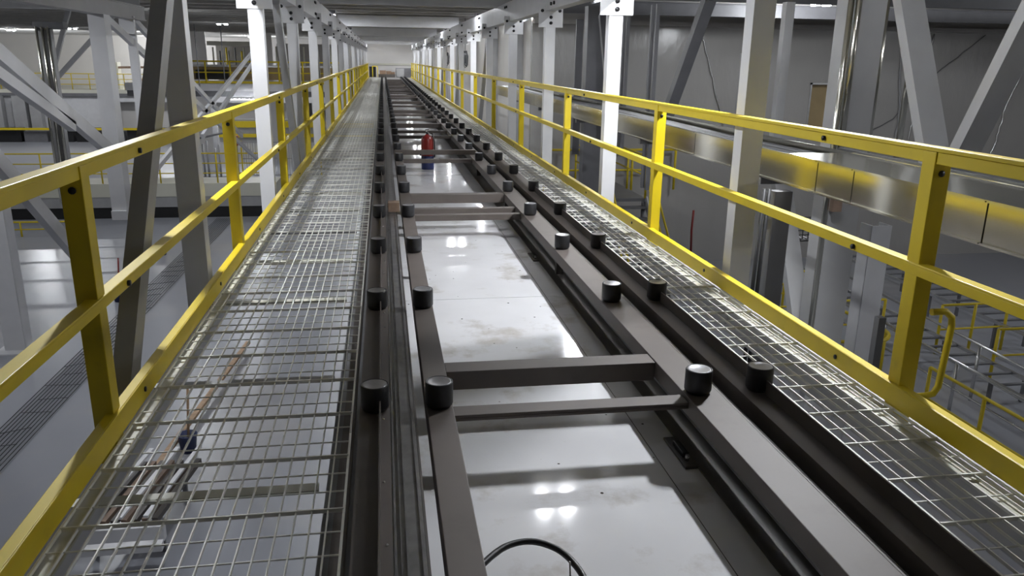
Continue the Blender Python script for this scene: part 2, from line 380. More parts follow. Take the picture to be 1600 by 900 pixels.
# rollers ----------------------------------------------------------
def roller():
    t = thing('roller', '', 'roller')
    b = MB().lathe([(.0, 0), (.052, 0), (.055, .004), (.055, .010), (.061, .013), (.063, .02), (.063, .114), (.061, .119), (.0575, .120), (.0565, .110), (.0, .110)], 32)
    b.build('body', 'rubber', t)
    MB().lathe([(0.0560, .112), (.0545, .1185), (.052, .1192), (.044, .1165), (.028, .114), (.012, .113), (0, .1128)], 32).build('cap', 'cap', t)
    return t
r0 = roller(); first = True
small = MB().lathe([(.0, 0), (.055, 0), (.055, .010), (.063, .014), (.063, .116), (.060, .12), (0, .118)], 16).build('roller', 'rubber'); sused = False
for X, row in ((-.077, 'leftmost row'), (.207, 'second row from the left'), (1.43, 'third row from the left'), (1.738, 'rightmost row')):
    for k in range(44):
        y = 1.79+1.49*k
        if k == 0 and X > 1: continue
        if k < 12: lab = 'black rubber roller with dished cap, %s of the %s' % (ORD[k-(X > 1)], row)
        else: lab = 'tiny dark roller in the far stretch of the %s' % row
        g = 'rollers in the '+row
        if k < 16:
            if first: r = r0; r.location = (X, y, 0); r['label'] = lab; r['group'] = g; first = False
            else: r = dup(r0, (X, y, 0), lab, g)
        else:
            if not sused: r = small; sused = True
            else: r = small.copy(); C.objects.link(r)
            r.location = (X, y, 0); tag(r, lab, 'roller', g)

o = MB().box(.012, .128, 7.98, 8.12, .004, .10).build('wood_block', 'woodb', None, .004); tag(o, 'brown block lying on the left rail between two roller pairs', 'block')

# handrails --------------------------------------------------------
def guardrail(side, xin, s, ztop, zmid, posts, lab):
    t = thing('guardrail', lab, 'guardrail', (0, 0, 0))
    def B(mb, n, m='yellow', bev=.003): return mb.build(n, m, t, bev)
    def bx(a, b, *r): return (min(a*s+xin, b*s+xin), max(a*s+xin, b*s+xin))+r
    # s=-1: outward is -x
    B(MB().box(*bx(0, .006, Y0, Y1, 0.004, .10)).box(*bx(.006, .05, Y0, Y1, .092, .10)), 'toe_board')
    B(MB().box(*bx(.012, .072, Y0, Y1, ztop-.018, ztop)).box(*bx(.024, .072, Y0, Y1, ztop-.07, ztop-.018)), 'top_rail')
    B(MB().box(*bx(.016, .066, Y0, Y1, zmid-.055, zmid-.012)).box(*bx(.010, .066, Y0, Y1, zmid-.012, zmid)), 'mid_rail')
    for y in posts:
        B(MB().box(*bx(.018, .098, y-.008, y+.075, -.12, ztop-.02)), 'post')
        MB().lathe([(.0, -.006), (.014, -.006), (.014, .0), (0, .004)], 10, (xin+s*.055, y-.008, ztop-.11), 'Y').build('bolt', 'bolt', t)
    yb = .9
    mb = MB()
    for i in range(40):
        y = 1.75+1.75*i
        if y > Y1: break
        a = xin-s*.006
        MB().lathe([(0, -.006*s), (.012, -.006*s), (.012, .002*s)], 10, (xin, y, .055), 'X').build('toe_board_bolt', 'bolt', t)
    for i in range(12):
        y = 3.9+5.2*i
        MB().lathe([(0, -.012*s), (.013, -.012*s), (.013, .002*s)], 10, (xin+s*.024, y, ztop-.045), 'X').build('rail_bolt', 'bolt', t)
        MB().lathe([(0, -.012*s), (.013, -.012*s), (.013, .002*s)], 10, (xin+s*.016, y-.4, zmid-.034), 'X').build('rail_bolt', 'bolt', t)
    return t
guardrail('left', -1.10, -1, 1.12, .585, [0.0]+[3.15+3.12*i for i in range(21)], 'yellow two-rail guardrail with toe board along the left walkway')
guardrail('right', 2.262, 1, 1.175, .672, [-.5]+[3.02+3.52*i for i in range(19)], 'yellow two-rail guardrail with toe board along the right walkway')

# trusses on both sides of the walkway ------------------------------
def gusset(parent, x, y, z0, wd=.36, h=.32):
    g = MB().box(x-wd/2, x+wd/2, y-.012, y, z0, z0+h).build('gusset_plate', 'white', parent, .002)
    mb = MB()
    for (a, b) in ((0, .06), (0, .14), (-.13, .23), (.13, .23)):
        mb.lathe([(0, -.024), (.023, -.024), (.023, 0)], 10, (x+a, y-.012, z0+b), 'Y')
    mb.build('bolts', 'bolt', g)
    return g
def truss(side, x, cols, z1, diag, lab):
    t = thing('truss', lab, 'truss', (0, 0, 0))
    s = 1 if x > 0 else -1
    ch = MB().box(x-.075, x+.075, Y0, Y1, 2.20, 2.215).box(x-.075, x+.075, Y0, Y1, 2.535, 2.55).box(x-.008, x+.008, Y0, Y1, 2.215, 2.535)
    ch.box(x-s*.078-.004, x-s*.078+.004, Y0, Y1, 2.20, 2.55)
    c = ch.build('top_chord', 'white', t)
    mb = MB()
    for i in range(14):
        y = 7.0+4.4*i
        for (dy, z) in ((-.1, 2.27), (.1, 2.27), (-.1, 2.47), (.1, 2.47)):
            mb.lathe([(0, -s*.024), (.024, -s*.024), (.024, 0)], 8, (x-s*.082, y+dy, z), 'X')
    mb.build('chord_bolts', 'bolt', c)
    MB().box(x-.06, x+.06, Y0, Y1, -.36, -.16).build('bottom_chord', 'white', t)
    for y in cols:
        MB().box(x-.075, x+.075, y-.006, y+.006, -.3, 2.19).box(x-.075, x-.065, y+.006, y+.12, -.3, 2.19).box(x+.065, x+.075, y+.006, y+.12, -.3, 2.19).build('column', 'white', t)
        gusset(t, x, y-.01, 1.97)
    for (p, q, wd, m) in diag:
        MB().bar(p, q, wd, .09, (1, 0, 0)).build('diagonal_brace', m, t)
    return t
ly = [5.42+3.5*i for i in range(18)]; ry = [5.08+3.44*i for i in range(18)]
dl = [((-1.27, 5.35, 2.0), (-1.27, 3.55, -.3), .125, 'grey'), ((-1.29, 10.75, 2.15), (-1.29, 12.3, -.3), .12, 'grey'), ((-1.29, 5.7, -.3), (-1.29, 8.7, 2.0), .01, 'grey')][:2]
for i in range(3, 17, 2): dl.append(((-1.27, ly[i]+.1, 2.1), (-1.27, ly[i]+1.7, -.3), .1, 'grey'))
truss('left', -1.283, ly, 2.55, dl, 'white truss with bolted plates standing along the left handrail')
dr = []
for i in range(4, 17, 2): dr.append(((2.43, ry[i]+.15, 2.1), (2.43, ry[i]+1.9, -.3), .1, 'grey'))
truss('right', 2.45, ry, 2.55, dr, 'white truss with bolted plates standing along the right handrail')

# ================================================================ left hall: second truss
t2 = thing('truss', 'big white truss standing out in the left hall, parallel to the walkway', 'truss', (0, 0, 0))
X2 = -4.4
MB().box(X2-.1, X2+.1, -1, 16.3, 2.10, 2.12).box(X2-.1, X2+.1, -1, 16.3, 2.33, 2.35).box(X2+.06, X2+.08, -1, 16.3, 2.12, 2.33).build('top_chord', 'grey', t2)
MB().box(X2-.12, X2+.12, 13.85, 13.865, -1.0, 2.1).box(X2+.1, X2+.12, 13.865, 14.15, -1, 2.1).build('column', 'white', t2)
MB().box(X2-.07, X2+.07, 15.6, 15.7, -1.2, 2.1).build('column', 'white', t2)
MB().box(X2-.15, X2+.1, 15.5, 15.59, 1.85, 2.15).build('gusset_plate', 'white', t2)
for p, q, wd in (((14.2, 2.1), (24.2, -.7), .12), ((24.2, -.7), (31, -2.6), .12), ((15.8, 2.12), (26, -.9), .11), ((14.0, -1.0), (22.7, .46), .1), ((22.7, .46), (30.5, 1.85), .12), ((20.5, -.4), (29.3, 1.3), .12)):
    MB().bar((X2, p[0], p[1]), (X2, q[0], q[1]), .07, wd, (0, 0, 1)).build('diagonal_brace', 'white', t2)
for p, q, wd in (((8.2, 2.45), (13.7, .02), .2), ((8.2, 2.05), (12.3, .5), .14)):
    MB().bar((X2, p[0], p[1]), (X2, q[0], q[1]), .1, wd, (0, 0, 1)).build('diagonal_brace', 'white', t2)
MB().bar((X2, 8.6, 1.4), (X2, 12.4, -1.75), .1, .2, (0, 0, 1)).build('diagonal_brace', 'white', t2)
MB().box(X2-.12, X2+.12, 13.8, 14.15, -1.15, -1.0).build('foot_plate', 'white', t2)
t = thing('steel_column', 'grey conduit-clad hanger column at the far left, behind the white truss', 'column', (-5.0, 13.4, 0))
MB().box(-.1, .1, -.06, .06, -.8, 1.9).build('shaft', 'grey', t)
for a in (-.08, 0, .08): MB().tube([(a, -.09, -.75), (a, -.09, 1.88)], .02, 8).build('conduit', 'galv', t)
MB().box(-.12, .3, -.1, .1, 1.85, 1.95).build('bracket', 'dgrey', t)
# forked brace at far left
t = thing('forked_brace', 'grey v-shaped brace under the roof at the far left', 'brace', (-11.5, 30, 0))
MB().bar((.2, 0, .4), (1.19, 0, 3.01), .12, .14).build('arm', 'grey', t); MB().bar((.2, 0, .4), (2.8, 0, 3.01), .12, .14).build('arm', 'grey', t)
t = thing('steel_column', 'white column standing on the left hall floor, at the left picture edge', 'column', (-7.75, 16.9, FL))
MB().box(-.2, .2, -.01, .01, 0, 3.9).box(-.2, -.18, 0, .35, 0, 3.9).box(.18, .2, 0, .35, 0, 3.9).build('shaft', 'white', t); MB().box(-.35, .35, -.25, .5, 0, .03).build('base_plate', 'white', t)
t = thing('steel_stand', 'low grey steel stand on the floor at the lower left edge', 'stand', (-6.85, 12.9, FL))
MB().box(-.5, .3, -.1, .1, 1.3, 1.4).build('top_bar', 'grey', t); MB().box(.1, .3, -.1, .1, 0, 1.3).build('leg', 'white', t); MB().box(-.5, .3, -.1, .1, .7, .8).build('shelf', 'dgrey', t)

# floor things, left hall
mb = MB()
for i in range(10): mb.tube([(-6.42+.07*i, 7, 0), (-6.42+.07*i, 31.2, 0)], .008, 5)
for j in range(30): mb.tube([(-6.45+random.uniform(0, .2), 7.5+.6*j+random.uniform(-.15, .15), .012), (-5.75-random.uniform(0, .2), 7.6+.6*j, .012)], .006, 5)
o = mb.build('wire_mesh_run', 'black'); o.location = (0, 0, FL+.03); tag(o, 'long run of black wire mesh lying on the left hall floor', 'wire mesh')
def bucket(x, y, lab, stick=False, handle='wood'):
    t = thing('bucket', lab, 'bucket', (x, y, FL))
    MB().lathe([(0, 0), (.11, 0), (.145, .27), (.152, .28), (.152, .3), (.14, .3), (.105, .02), (0, .02)], 20).build('pail', 'navy', t)
    MB().tube([(-.15, 0, .27), (-.1, -.06, .16), (0, -.09, .1), (.1, -.06, .16), (.15, 0, .27)], .005, 6).build('handle', 'silver', t)
    if stick: MB().tube([(0, 0, .05), (.06, .1, 1.1)], .02, 8).build('stick', handle, t)
bucket(-6.75, 20.4, 'blue bucket with red tools beside the black wire mesh run', True, 'red')
bucket(-6.97, 25.4, 'small blue bucket farther off, seen between the two leaning struts')
bucket(-3.2, 11.9, 'dark blue bucket with a wooden stick, seen through the left grating', True, 'wood')
# pallet of profiles under the grating
t = thing('profile_rack', 'rack of brown profiles with white struts below the left grating', 'rack', (-3.3, 9.7, FL))
for i in range(7): MB().bar((-.35+.12*i, -.6, .5), (-.15+.12*i, .9, .5), .07, .07).build('profile', 'woodb' if i % 2 else 'trackdark', t)
for a in (-.35, .0, .3): MB().bar((a, -.7, .62), (a+.25, 1.1, .62), .06, .03).build('strut', 'white', t)
for a, b in ((-.4, -.5), (.4, -.5), (-.4, .7), (.4, .7)): MB().box(a-.03, a+.03, b-.03, b+.03, 0, .46).build('leg', 'dgrey', t)
MB().box(-.5, .5, -.75, -.65, .3, .5).build('white_bracket', 'white', t); MB().box(-.6, .55, -1.05, -.95, .35, .45).build('white_bracket', 'white', t)
o = MB().box(-.16, .16, 0, 14, 0, .12).build('cable_duct', 'white'); o.location = (-4.1, 8.5, FL); tag(o, 'long silver duct on the floor below the left grating edge', 'duct')
o = MB().bar((-3.6, 9.8, FL+.15), (-3.0, 16.5, FL+.15), .09, .05).build('timber', 'wood'); tag(o, 'long timber batten lying on the floor below the left grating', 'timber')

def rail_run(name, lab, p, q, h, nposts, m='yellow', r=.03, mids=1, kick=False):
    t = thing('guard_rail', lab, 'guard rail', p); d = Vector(q)-Vector(p)
    MB().tube([(0, 0, h), d+Vector((0, 0, h))], r, 8).build('top_rail', m, t)
    for k in range(mids): MB().tube([Vector((0, 0, h*(k+1)/(mids+1))), d+Vector((0, 0, h*(k+1)/(mids+1)))], r*.8, 8).build('mid_rail', m, t)
    for i in range(nposts):
        c = d*(i/(nposts-1)); MB().tube([c, c+Vector((0, 0, h))], r*1.1, 8).build('post', m, t)
    if kick: MB().bar((0, 0, .06), d+Vector((0, 0, .06)), .01, .12).build('toe_board', m, t)
    return t
# crossing conveyor platform at mid distance
t = thing('platform', 'low cream platform crossing the left hall floor behind the buckets', 'platform', (-25, 31.5, FL))
MB().box(0, 20.8, 0, 1.6, .82, 1.32).build('deck_fascia', 'cream', t); MB().box(0, 20.8, .02, 1.6, .42, .82).build('lower_fascia', 'grey', t); MB().box(0, 20.8, .06, 1.5, 0, .42).build('skirt', 'black', t)
rail_run('g', 'yellow three-rail guard rail on the front of the cream platform', (-25, 31.6, -3.18), (-4.3, 31.6, -3.18), 1.12, 11, r=.026, mids=2)
rail_run('g', 'yellow low rail along the floor at the far left, in front of the platform', (-16, 28.5, FL), (-10.4, 28.5, FL), .5, 4, r=.03)
# pipe rack and trolley behind it
t = thing('pipe_rack', 'grey rack of upright pipes behind the yellow guard rail in the left hall', 'rack', (-8.6, 41, FL))
for i in range(7): MB().tube([(-.6+.28*i, (i % 2)*.4, 0), (-.6+.28*i, (i % 2)*.4, 1.6+.2*(i % 3))], .05, 8).build('pipe', 'grey', t)
MB().tube([(-1.2, 0, 1.3), (-.4, 0, 2.1), (.9, 0, 2.4)], .05, 8).build('arm', 'dgrey', t); MB().box(-.7, 1.2, -.1, .5, .1, .18).build('base', 'dgrey', t)
t = thing('tool_trolley', 'small red and dark trolley beside the grey pipe rack', 'trolley', (-7.7, 42.5, FL))
MB().box(-.28, .28, -.2, .2, 1.6, 2.1).build('cabinet', 'red', t, .02); MB().box(-.22, .22, -.18, .18, .2, 1.6).build('frame', 'dgrey', t)
for a in (-.25, .25): MB().lathe([(0, -.03), (.12, -.03), (.12, .03), (0, .03)], 12, (a, -.2, .12), 'X').build('wheel', 'rubber', t)
t = thing('wire_fence', 'pale wire mesh fence behind the guard rail near the pipe rack', 'fence', (-7.4, 43, FL))
mb = MB()
for i in range(34): mb.box(i*.12, i*.12+.02, 0, .02, 0, 1.7)
for z in (0, .85, 1.7): mb.box(0, 4.1, 0, .03, z, z+.04)
mb.build('mesh_panel', 'grey', t)
for i in range(3): MB().box(i*2.0, i*2.0+.06, -.03, .05, 0, 1.8).build('post', 'yellow', t)

# far mezzanine at the end wall
t = thing('mezzanine', 'far white mezzanine along the end wall of the left hall', 'mezzanine', (-44, 62, 0))
MB().box(0, 29, 0, 7.95, -1.25, -.95).build('slab', 'cream', t); MB().box(0, 29, -.05, 0, -1.4, -1.2).build('pipe_band', 'dgrey', t)
MB().box(0, 24.5, .3, .45, FL+.02, -1.41).build('under_wall', 'white', t)
MB().box(24.5, 38, 1.5, 1.6, FL+.02, -1.8).build('under_wall', 'wall', t)
MB().box(24.5, 42.4, .2, 7.95, -1.8, -1.25).build('fascia', 'white', t)
for x, wd in ((16.9, .6), (18.2, .85), (19.3, .7)): MB().box(x, x+wd, -.4, .2, FL+.1, -1.4).build('pillar', 'grey', t)
rail_run('g', 'yellow guard rail with many posts along the far mezzanine edge', (-44, 62, -.95), (-14.8, 62, -.95), 1.1, 26, r=.03, mids=2)
for i, x in enumerate((-26.7, -25.35, -24.3)):
    t = thing('floor_lamp', 'small lamp glowing at the foot of a far pillar, %s from the left' % ['first', 'second', 'third'][i], 'lamp', (x, 61.2, FL+.1))
    MB().lathe([(0, 0), (.14, 0), (.14, .3), (0, .3)], 12).build('housing', 'dgrey', t); MB().lathe([(0, .31), (.11, .31), (.06, .45), (0, .45)], 12).build('bulb', 'glow', t)
t = thing('machine_line', 'dark low machine row with yellow guards at the foot of the far left wall', 'machine', (-30, 60.6, FL))
for i in range(9):
    MB().box(i*1.7, i*1.7+1.5, 0, .8, 0, .75+.1*(i % 3)).build('cabinet', 'black' if i % 3 else 'dgrey', t)
MB().box(0, 15, -.3, -.2, .85, 1.0).build('guard', 'yellow', t)
t = thing('machine_line', 'yellow guarded machine row at the foot of the wall right of the leaning struts', 'machine', (-11.8, 60.5, FL))
MB().box(0, 11, 0, 1, 0, 1.6).build('cabinet', 'grey', t); MB().box(0, 11, -.2, -.1, 1.05, 1.5).build('guard', 'yellow', t); MB().box(0, 11, -.2, -.1, .35, .6).build('guard', 'yellow', t)
# nearer mezzanine (right part of left hall)
t = thing('mezzanine', 'white mezzanine with dark conveyor, behind the near slanting braces', 'mezzanine', (-13.0, 44, 0))
MB().box(0, 11.5, 0, 6, -.25, .12).build('slab', 'white', t); MB().box(0, 11.5, .3, 6, -.55, -.25).build('underside', 'dgrey', t)
MB().box(1.2, 11.5, .8, 2.0, .3, .95).build('conveyor_body', 'tan', t); MB().box(1.2, 11.5, .7, 2.2, .95, 1.05).build('conveyor_belt', 'silver', t)
MB().box(3.4, 5.0, .5, .8, .35, .8).build('motor_box', 'black', t)
for x in (.3, 4, 8): MB().box(x, x+.25, .4, .65, FL, -.55).build('leg', 'grey', t)
rail_run('g', 'yellow guard rail along the edge of the nearer white mezzanine', (-10.2, 43.95, .13), (-1.7, 43.95, .13), 1.1, 8, r=.04, mids=1, kick=True)
t = thing('strip_light', 'bright fluorescent strip under the nearer mezzanine', 'lamp', (-7.1, 43.6, -.62))
MB().box(-.9, .9, -.1, .1, 0, .06).build('housing', 'grey', t); MB().box(-.85, .85, -.08, .08, -.05, 0).build('tube', 'lens', t); area(t, (0, 0, -.06), 1.6, .15, 60)
# wall opening with machinery seen above the mezzanine
t = thing('machine_bay', 'lit bay full of machine pipes above the nearer mezzanine', 'machine', (-10.3, 52, 0))
MB().box(0, 2.8, 2, 2.2, 0, 2.3).build('back_panel', 'ceil', t); MB().box(-.1, 2.9, -.1, 0, 2.1, 2.35).build('lintel', 'cream', t)
for i in range(9): MB().tube([(.2+.3*i, .5*(i % 3), .1), (.2+.3*i, .5*(i % 3), 2.0-.2*(i % 2))], .05, 8).build('pipe', ['cream', 'dgrey', 'yellow'][i % 3], t)
t = thing('machine_bay', 'second bay of machine pipes above the mezzanine, right of the wall panel', 'machine', (-6.6, 52, 0))
MB().box(0, 5.0, 2, 2.2, 0, 2.3).build('back_panel', 'ceil', t)
for i in range(12): MB().tube([(.2+.4*i, .5*(i % 3), .1), (.2+.4*i, .5*(i % 3), 2.1-.3*(i % 2))], .05, 8).build('pipe', ['cream', 'dgrey', 'dgrey', 'wood'][i % 4], t)
o = MB().box(-12.8, -10.6, 52.5, 52.6, -4.4, 2.9).box(-7.4, -6.7, 52.5, 52.6, -4.4, 2.9).build('wall_panel', 'wall'); tag(o, 'pale wall panels between the lit machine bays', 'wall panel')
t = thing('machine', 'orange and yellow machinery on the far mezzanine', 'machine', (-18.5, 63.5, -.95))
for i in range(6): MB().box(i*.75, i*.75+.5, 0, .8, 0, .5+.25*(i % 2)).build('body', 'orange' if i % 2 else 'yellow', t)
MB().box(-1.5, -.6, 0, .8, 0, 1.9).build('pale_cabinet', 'cream', t); MB().tube([(-2, .2, 1.5), (2.2, .2, 1.6)], .08, 8).build('pipe', 'woodb', t)
for i, (x, y) in enumerate(((-13.2, 42), (-9.05, 40), (-8.5, 40), (-7.35, 40))):
    o = MB().tube([(x, y, -2.4 if i == 0 else .0), (x, y, 3.0)], .025, 6).build('hanging_cable', 'dgrey')
    tag(o, ['hanging cable with a white plug between the two white columns', 'thin hanging cable, leftmost of three before the nearer mezzanine', 'thin hanging cable, middle of three before the nearer mezzanine', 'thin hanging cable, rightmost of three before the nearer mezzanine'][i], 'cable')
    if i == 0: MB().box(x-.1, x+.1, y-.06, y+.06, -2.7, -2.35).build('plug', 'white', o)

# ================================================================ right hall
# cable tray along the walkway
ty = thing('cable_tray', 'galvanised cable tray running beside the right handrail', 'cable tray', (0, 0, 0))
tx = 3.02
seams = [-1, 2.2, 3.55, 4.75, 5.2, 7.5, 10.2, 13.2, 16.2, 19.2, 22.2]
for a, b in zip(seams[:-1], seams[1:]):
    MB().box(tx, tx+.004, a, b-.012, .62, .84).box(tx-.018, tx, a, b-.012, .62, .632).box(tx-.018, tx+.004, a, b-.012, .84, .85).box(tx+.5, tx+.504, a, b-.012, .62, .86).box(tx, tx+.5, a, b-.012, .62, .625).build('tray_section', 'galv', ty)
MB().box(tx-.03, tx+.5, -1, 5.6, .851, .857).build('tray_lid', 'galv', ty)
for y in (6.1, 9.3, 12.6, 15.8, 19): MB().box(tx+.02, tx+.9, y-.03, y+.03, .55, .62).build('bracket', 'dgrey', ty)
for i in range(6):
    o = MB().tube([(tx+.06+.065*i, 5.3, .80)]+[(tx+.06+.065*i+random.uniform(-.01, .01), 6+1.6*j, .80+random.uniform(-.005, .015)) for j in range(11)], .022, 8).build('cable', 'black')
    tag(o, 'black cable lying in the galvanised tray', 'cable', 'cables in the galvanised tray')
o = MB().box(tx+.5, tx+.53, -1, 5.8, .86, .875).build('cable', 'black'); tag(o, 'flat black cable along the far edge of the tray lid', 'cable')
# structure behind it
XR = 4.4
t3 = thing('truss', 'grey truss of columns and v-braces beyond the cable tray in the right hall', 'truss', (0, 0, 0))
MB().box(XR-.16, XR+.16, 7.0, 7.02, -2.2, 2.5).box(XR-.16, XR-.145, 7.02, 7.3, -2.2, 2.5).box(XR+.145, XR+.16, 7.02, 7.3, -2.2, 2.5).build('column', 'grey', t3)
MB().box(XR-.05, XR+.05, 8.5, 8.6, .3, 2.15).build('column', 'grey', t3)
for y, wd, z0 in ((12.9, .03, -.6), (13.15, .03, -.6), (14.5, .03, -.2), (14.7, .025, -.2), (18.2, .08, -.6)): MB().box(XR-wd, XR+wd, y-.03, y+.03, z0, 2.4).build('column', 'dgrey', t3)
MB().box(XR-.19, XR+.19, 16.7, 17.0, FL, 2.6).build('column', 'dgrey', t3)
MB().bar((XR, 6.65, 2.4), (XR, 5.75, .62), .1, .22, (1, 0, 0)).build('diagonal_brace', 'grey', t3)
MB().bar((XR, 5.0, 2.0), (XR, 5.62, .62), .1, .2, (1, 0, 0)).build('diagonal_brace', 'grey', t3)
MB().bar((XR, 8.5, .62), (XR, 7.35, -1.6), .1, .2, (1, 0, 0)).build('diagonal_brace', 'grey', t3)
MB().bar((XR, 10.8, 2.35), (XR, 12.3, .5), .14, .16, (1, 0, 0)).build('diagonal_brace', 'dgrey', t3)
MB().bar((XR, 16.3, 2.4), (XR, 15.2, .3), .12, .14, (1, 0, 0)).build('diagonal_brace', 'dgrey', t3)
MB().box(XR-.06, XR+.06, 1, 8.6, 2.5, 2.6).build('top_chord', 'dgrey', t3)
for x, y, z0 in ((4.19, 6.98, -1.6), (4.255, 6.96, .5), (4.62, 7.1, .4), (4.72, 7.3, .6), (4.6, 6.6, .7)):
    MB().tube([(x, y, z0), (x, y, 2.6)], .028, 8).build('conduit', 'galv', t3)
MB().box(4.24, 4.33, 6.93, 7.0, .14, .26).build('junction_box', 'woodb', t3)
t = thing('control_cabinet', 'dark grey tall cabinet fixed behind the second nearest right column', 'cabinet', (4.3, 8.9, 0))
MB().box(-.12, .12, 0, .3, .55, 1.62).build('housing', 'dgrey', t, .005); MB().box(-.10, -.0, -.01, 0, .6, 1.58).build('door', 'black', t)
MB().tube([(.05, -.05, -.2), (.05, -.05, 2.0)], .02, 8).build('conduit', 'galv', t)
t = thing('steel_strut', 'dark grey strut with black cables just behind the nearest right column', 'strut', (2.9, 5.5, 0))
MB().box(-.02, .12, 0, .1, -2.0, .58).build('shaft', 'dgrey', t)
for a in (-.07, -.11): MB().tube([(a, .02, -1.6), (a-.01, .02, -.4), (a+.01, .02, .6)], .016, 8).build('cable', 'black', t)
t = thing('steel_column', 'pale column rising from the right hall floor beneath the tray', 'column', (6.35, 9.2, FL))
MB().box(-.14, .14, -.01, .01, 0, 4.0).box(-.14, -.12, 0, .25, 0, 4.0).box(.12, .14, 0, .25, 0, 4.0).build('shaft', 'white', t)
o = MB().tube([(9.0, 22, -3.95), (8.97, 22, -3.3), (8.99, 22, -2.7)], .035, 8).build('red_pipe', 'red'); tag(o, 'short red upright pipe in front of the right pale wall', 'pipe')
# stair platform
t = thing('stair_platform', 'grey landing and steps going down behind the right toe board', 'stairs', (5.45, 19.4, 0))
MB().box(0, 1.15, 0, 3.2, -1.95, -1.87).build('landing', 'dgrey', t)
for i in range(8): MB().box(.0, 1.1, -.28*(i+1), -.28*i, -2.1-.25*i, -2.06-.25*i).build('step', 'dgrey', t)
MB().bar((1.15, 0, -1.9), (1.15, -2.3, -4.0), .04, .25).build('stringer', 'grey', t); MB().bar((0, 0, -1.9), (0, -2.3, -4.0), .04, .25).build('stringer', 'grey', t)
for x in (.02, 1.13):
    for y in (0, 1.6, 3.1): MB().tube([(x, y, -1.87), (x, y, -.8)], .03, 8).build('post', 'yellow', t)
    MB().tube([(x, 3.1, -.8), (x, 0, -.8), (x, -2.4, -2.95)], .028, 8).build('handrail', 'yellow', t)
    MB().tube([(x, 3.1, -1.3), (x, 0, -1.3), (x, -2.4, -3.45)], .024, 8).build('handrail', 'yellow', t)
for a in ((0, 0), (1.1, 0), (0, 3.1), (1.1, 3.1)): MB().tube([(a[0], a[1], FL), (a[0], a[1], -1.95)], .06, 8).build('leg', 'dgrey', t)
rail_run('g', 'yellow rail on the level behind the stair landing', (4.6, 22.78, -2.2), (8.6, 22.78, -2.2), 1.2, 4, r=.035)
# conveyors and yellow pipe rails on the right hall floor
def floor_conveyor(x, y0, y1, z, wd, lab):
    t = thing('floor_conveyor', lab, 'conveyor', (x, y0, FL)); l = y1-y0
    for a in (0, wd): MB().bar((a, 0, z), (a, l, z), .05, .07).build('side_rail', 'silver', t)
    for i in range(int(l/.5)): MB().tube([(.03, .25+.5*i, z), (wd-.03, .25+.5*i, z)], .03, 6).build('bed_roller', 'dgrey', t)
    for i in range(int(l/2.2)+1):
        for a in (0, wd): MB().box(a-.03, a+.03, i*2.2, i*2.2+.06, 0, z-.035).build('leg', 'dgrey', t)
floor_conveyor(8.2, 7.5, 21, .5, .7, 'silver roller conveyor on the right hall floor, nearest of three')
floor_conveyor(10.9, 7.5, 20, .45, .7, 'silver roller conveyor on the right hall floor, middle of three')
floor_conveyor(13.2, 8, 21, .6, .8, 'silver roller conveyor on the right hall floor, farthest of three')
for i, (p, q, h, n, lab, m) in enumerate((
        ((9.02, 7.4, FL), (9.02, 11.2, FL), 1.1, 4, 'yellow rail running toward the lower right corner, beside the nearest floor conveyor', 'yellow'),
        ((8.7, 15.0, FL), (10.7, 15.0, FL), 1.1, 3, 'yellow rail with square corner below the tray, left of the near post', 'yellow'),
        ((11.67, 14.45, FL), (13.3, 14.5, FL), 1.1, 3, 'yellow rail just right of the near post', 'yellow'),
        ((11.7, 12.87, FL), (14.0, 12.87, FL), 1.1, 3, 'yellow rail at the right picture edge below the handrail', 'yellow'),
        ((8.97, 17.45, FL), (10.3, 17.45, FL), 1.1, 3, 'yellow rail seen between the leaning brace and the nearest right column', 'yellow'),
        ((8.75, 16.4, FL), (9.35, 16.4, FL), 1.1, 2, 'short yellow rail low beside the nearest right column', 'yellow'),
        ((10.4, 7.2, FL), (10.95, 17.0, FL), 1.1, 5, 'long bright steel rail crossing the lower right of the hall', 'silver'),
        ((9.75, 7.2, FL), (9.95, 16.0, FL), 1.0, 5, 'second bright steel rail, left of the long one', 'silver'))):
    rail_run('g', lab, p, q, h, n, m, r=.028)
t = thing('bent_rail', 'yellow rounded pipe rail bending back below the tray', 'guard rail', (0, 0, 0))
MB().tube(smooth([(9.1, 15.3, -3.4), (9.3, 14.2, -3.4), (9.42, 13.2, -3.4), (9.25, 12.72, -3.4), (8.85, 12.5, -3.4), (8.1, 12.6, -3.4)], 5), .035, 8).build('top_rail', 'yellow', t)
for p in ((9.2, 14.9), (9.38, 13.0), (8.3, 12.57)): MB().tube([(p[0], p[1], FL), (p[0], p[1], -3.4)], .03, 8).build('post', 'yellow', t)
t = thing('yellow_hoop', 'rounded yellow pipe hoop right behind the nearest right post', 'pipe', (3.4, 4.3, 0))
MB().tube([(.0, 0, .0), (.10, 0, .0), (.15, 0, -.04), (.16, 0, -.1), (.14, 0, -.52), (.11, 0, -.57), (.05, 0, -.58), (-.1, 0, -.58)], .022, 10).build('pipe', 'yellow', t)
MB().bar((-.35, 0, -.02), (-.35, 0, -.7), .05, .05).build('bracket', 'dgrey', t)
t = thing('wire_basket', 'black wire basket hanging in the right hall beside the diagonal brace', 'basket', (5.6, 9.6, -.75))
mb = MB()
for i in range(6): mb.tube([(-.2+.08*i, 0, 0), (-.2+.08*i, 0, .3)], .006, 5); mb.tube([(-.2, .0, .06*i), (.2, .0, .06*i)], .006, 5); mb.tube([(-.2+.08*i, 0, 0), (-.2+.08*i, .25, 0)], .006, 5)
mb.build('mesh', 'black', t); MB().box(-.2, .2, 0, .25, -.03, -.01).build('base', 'black', t)

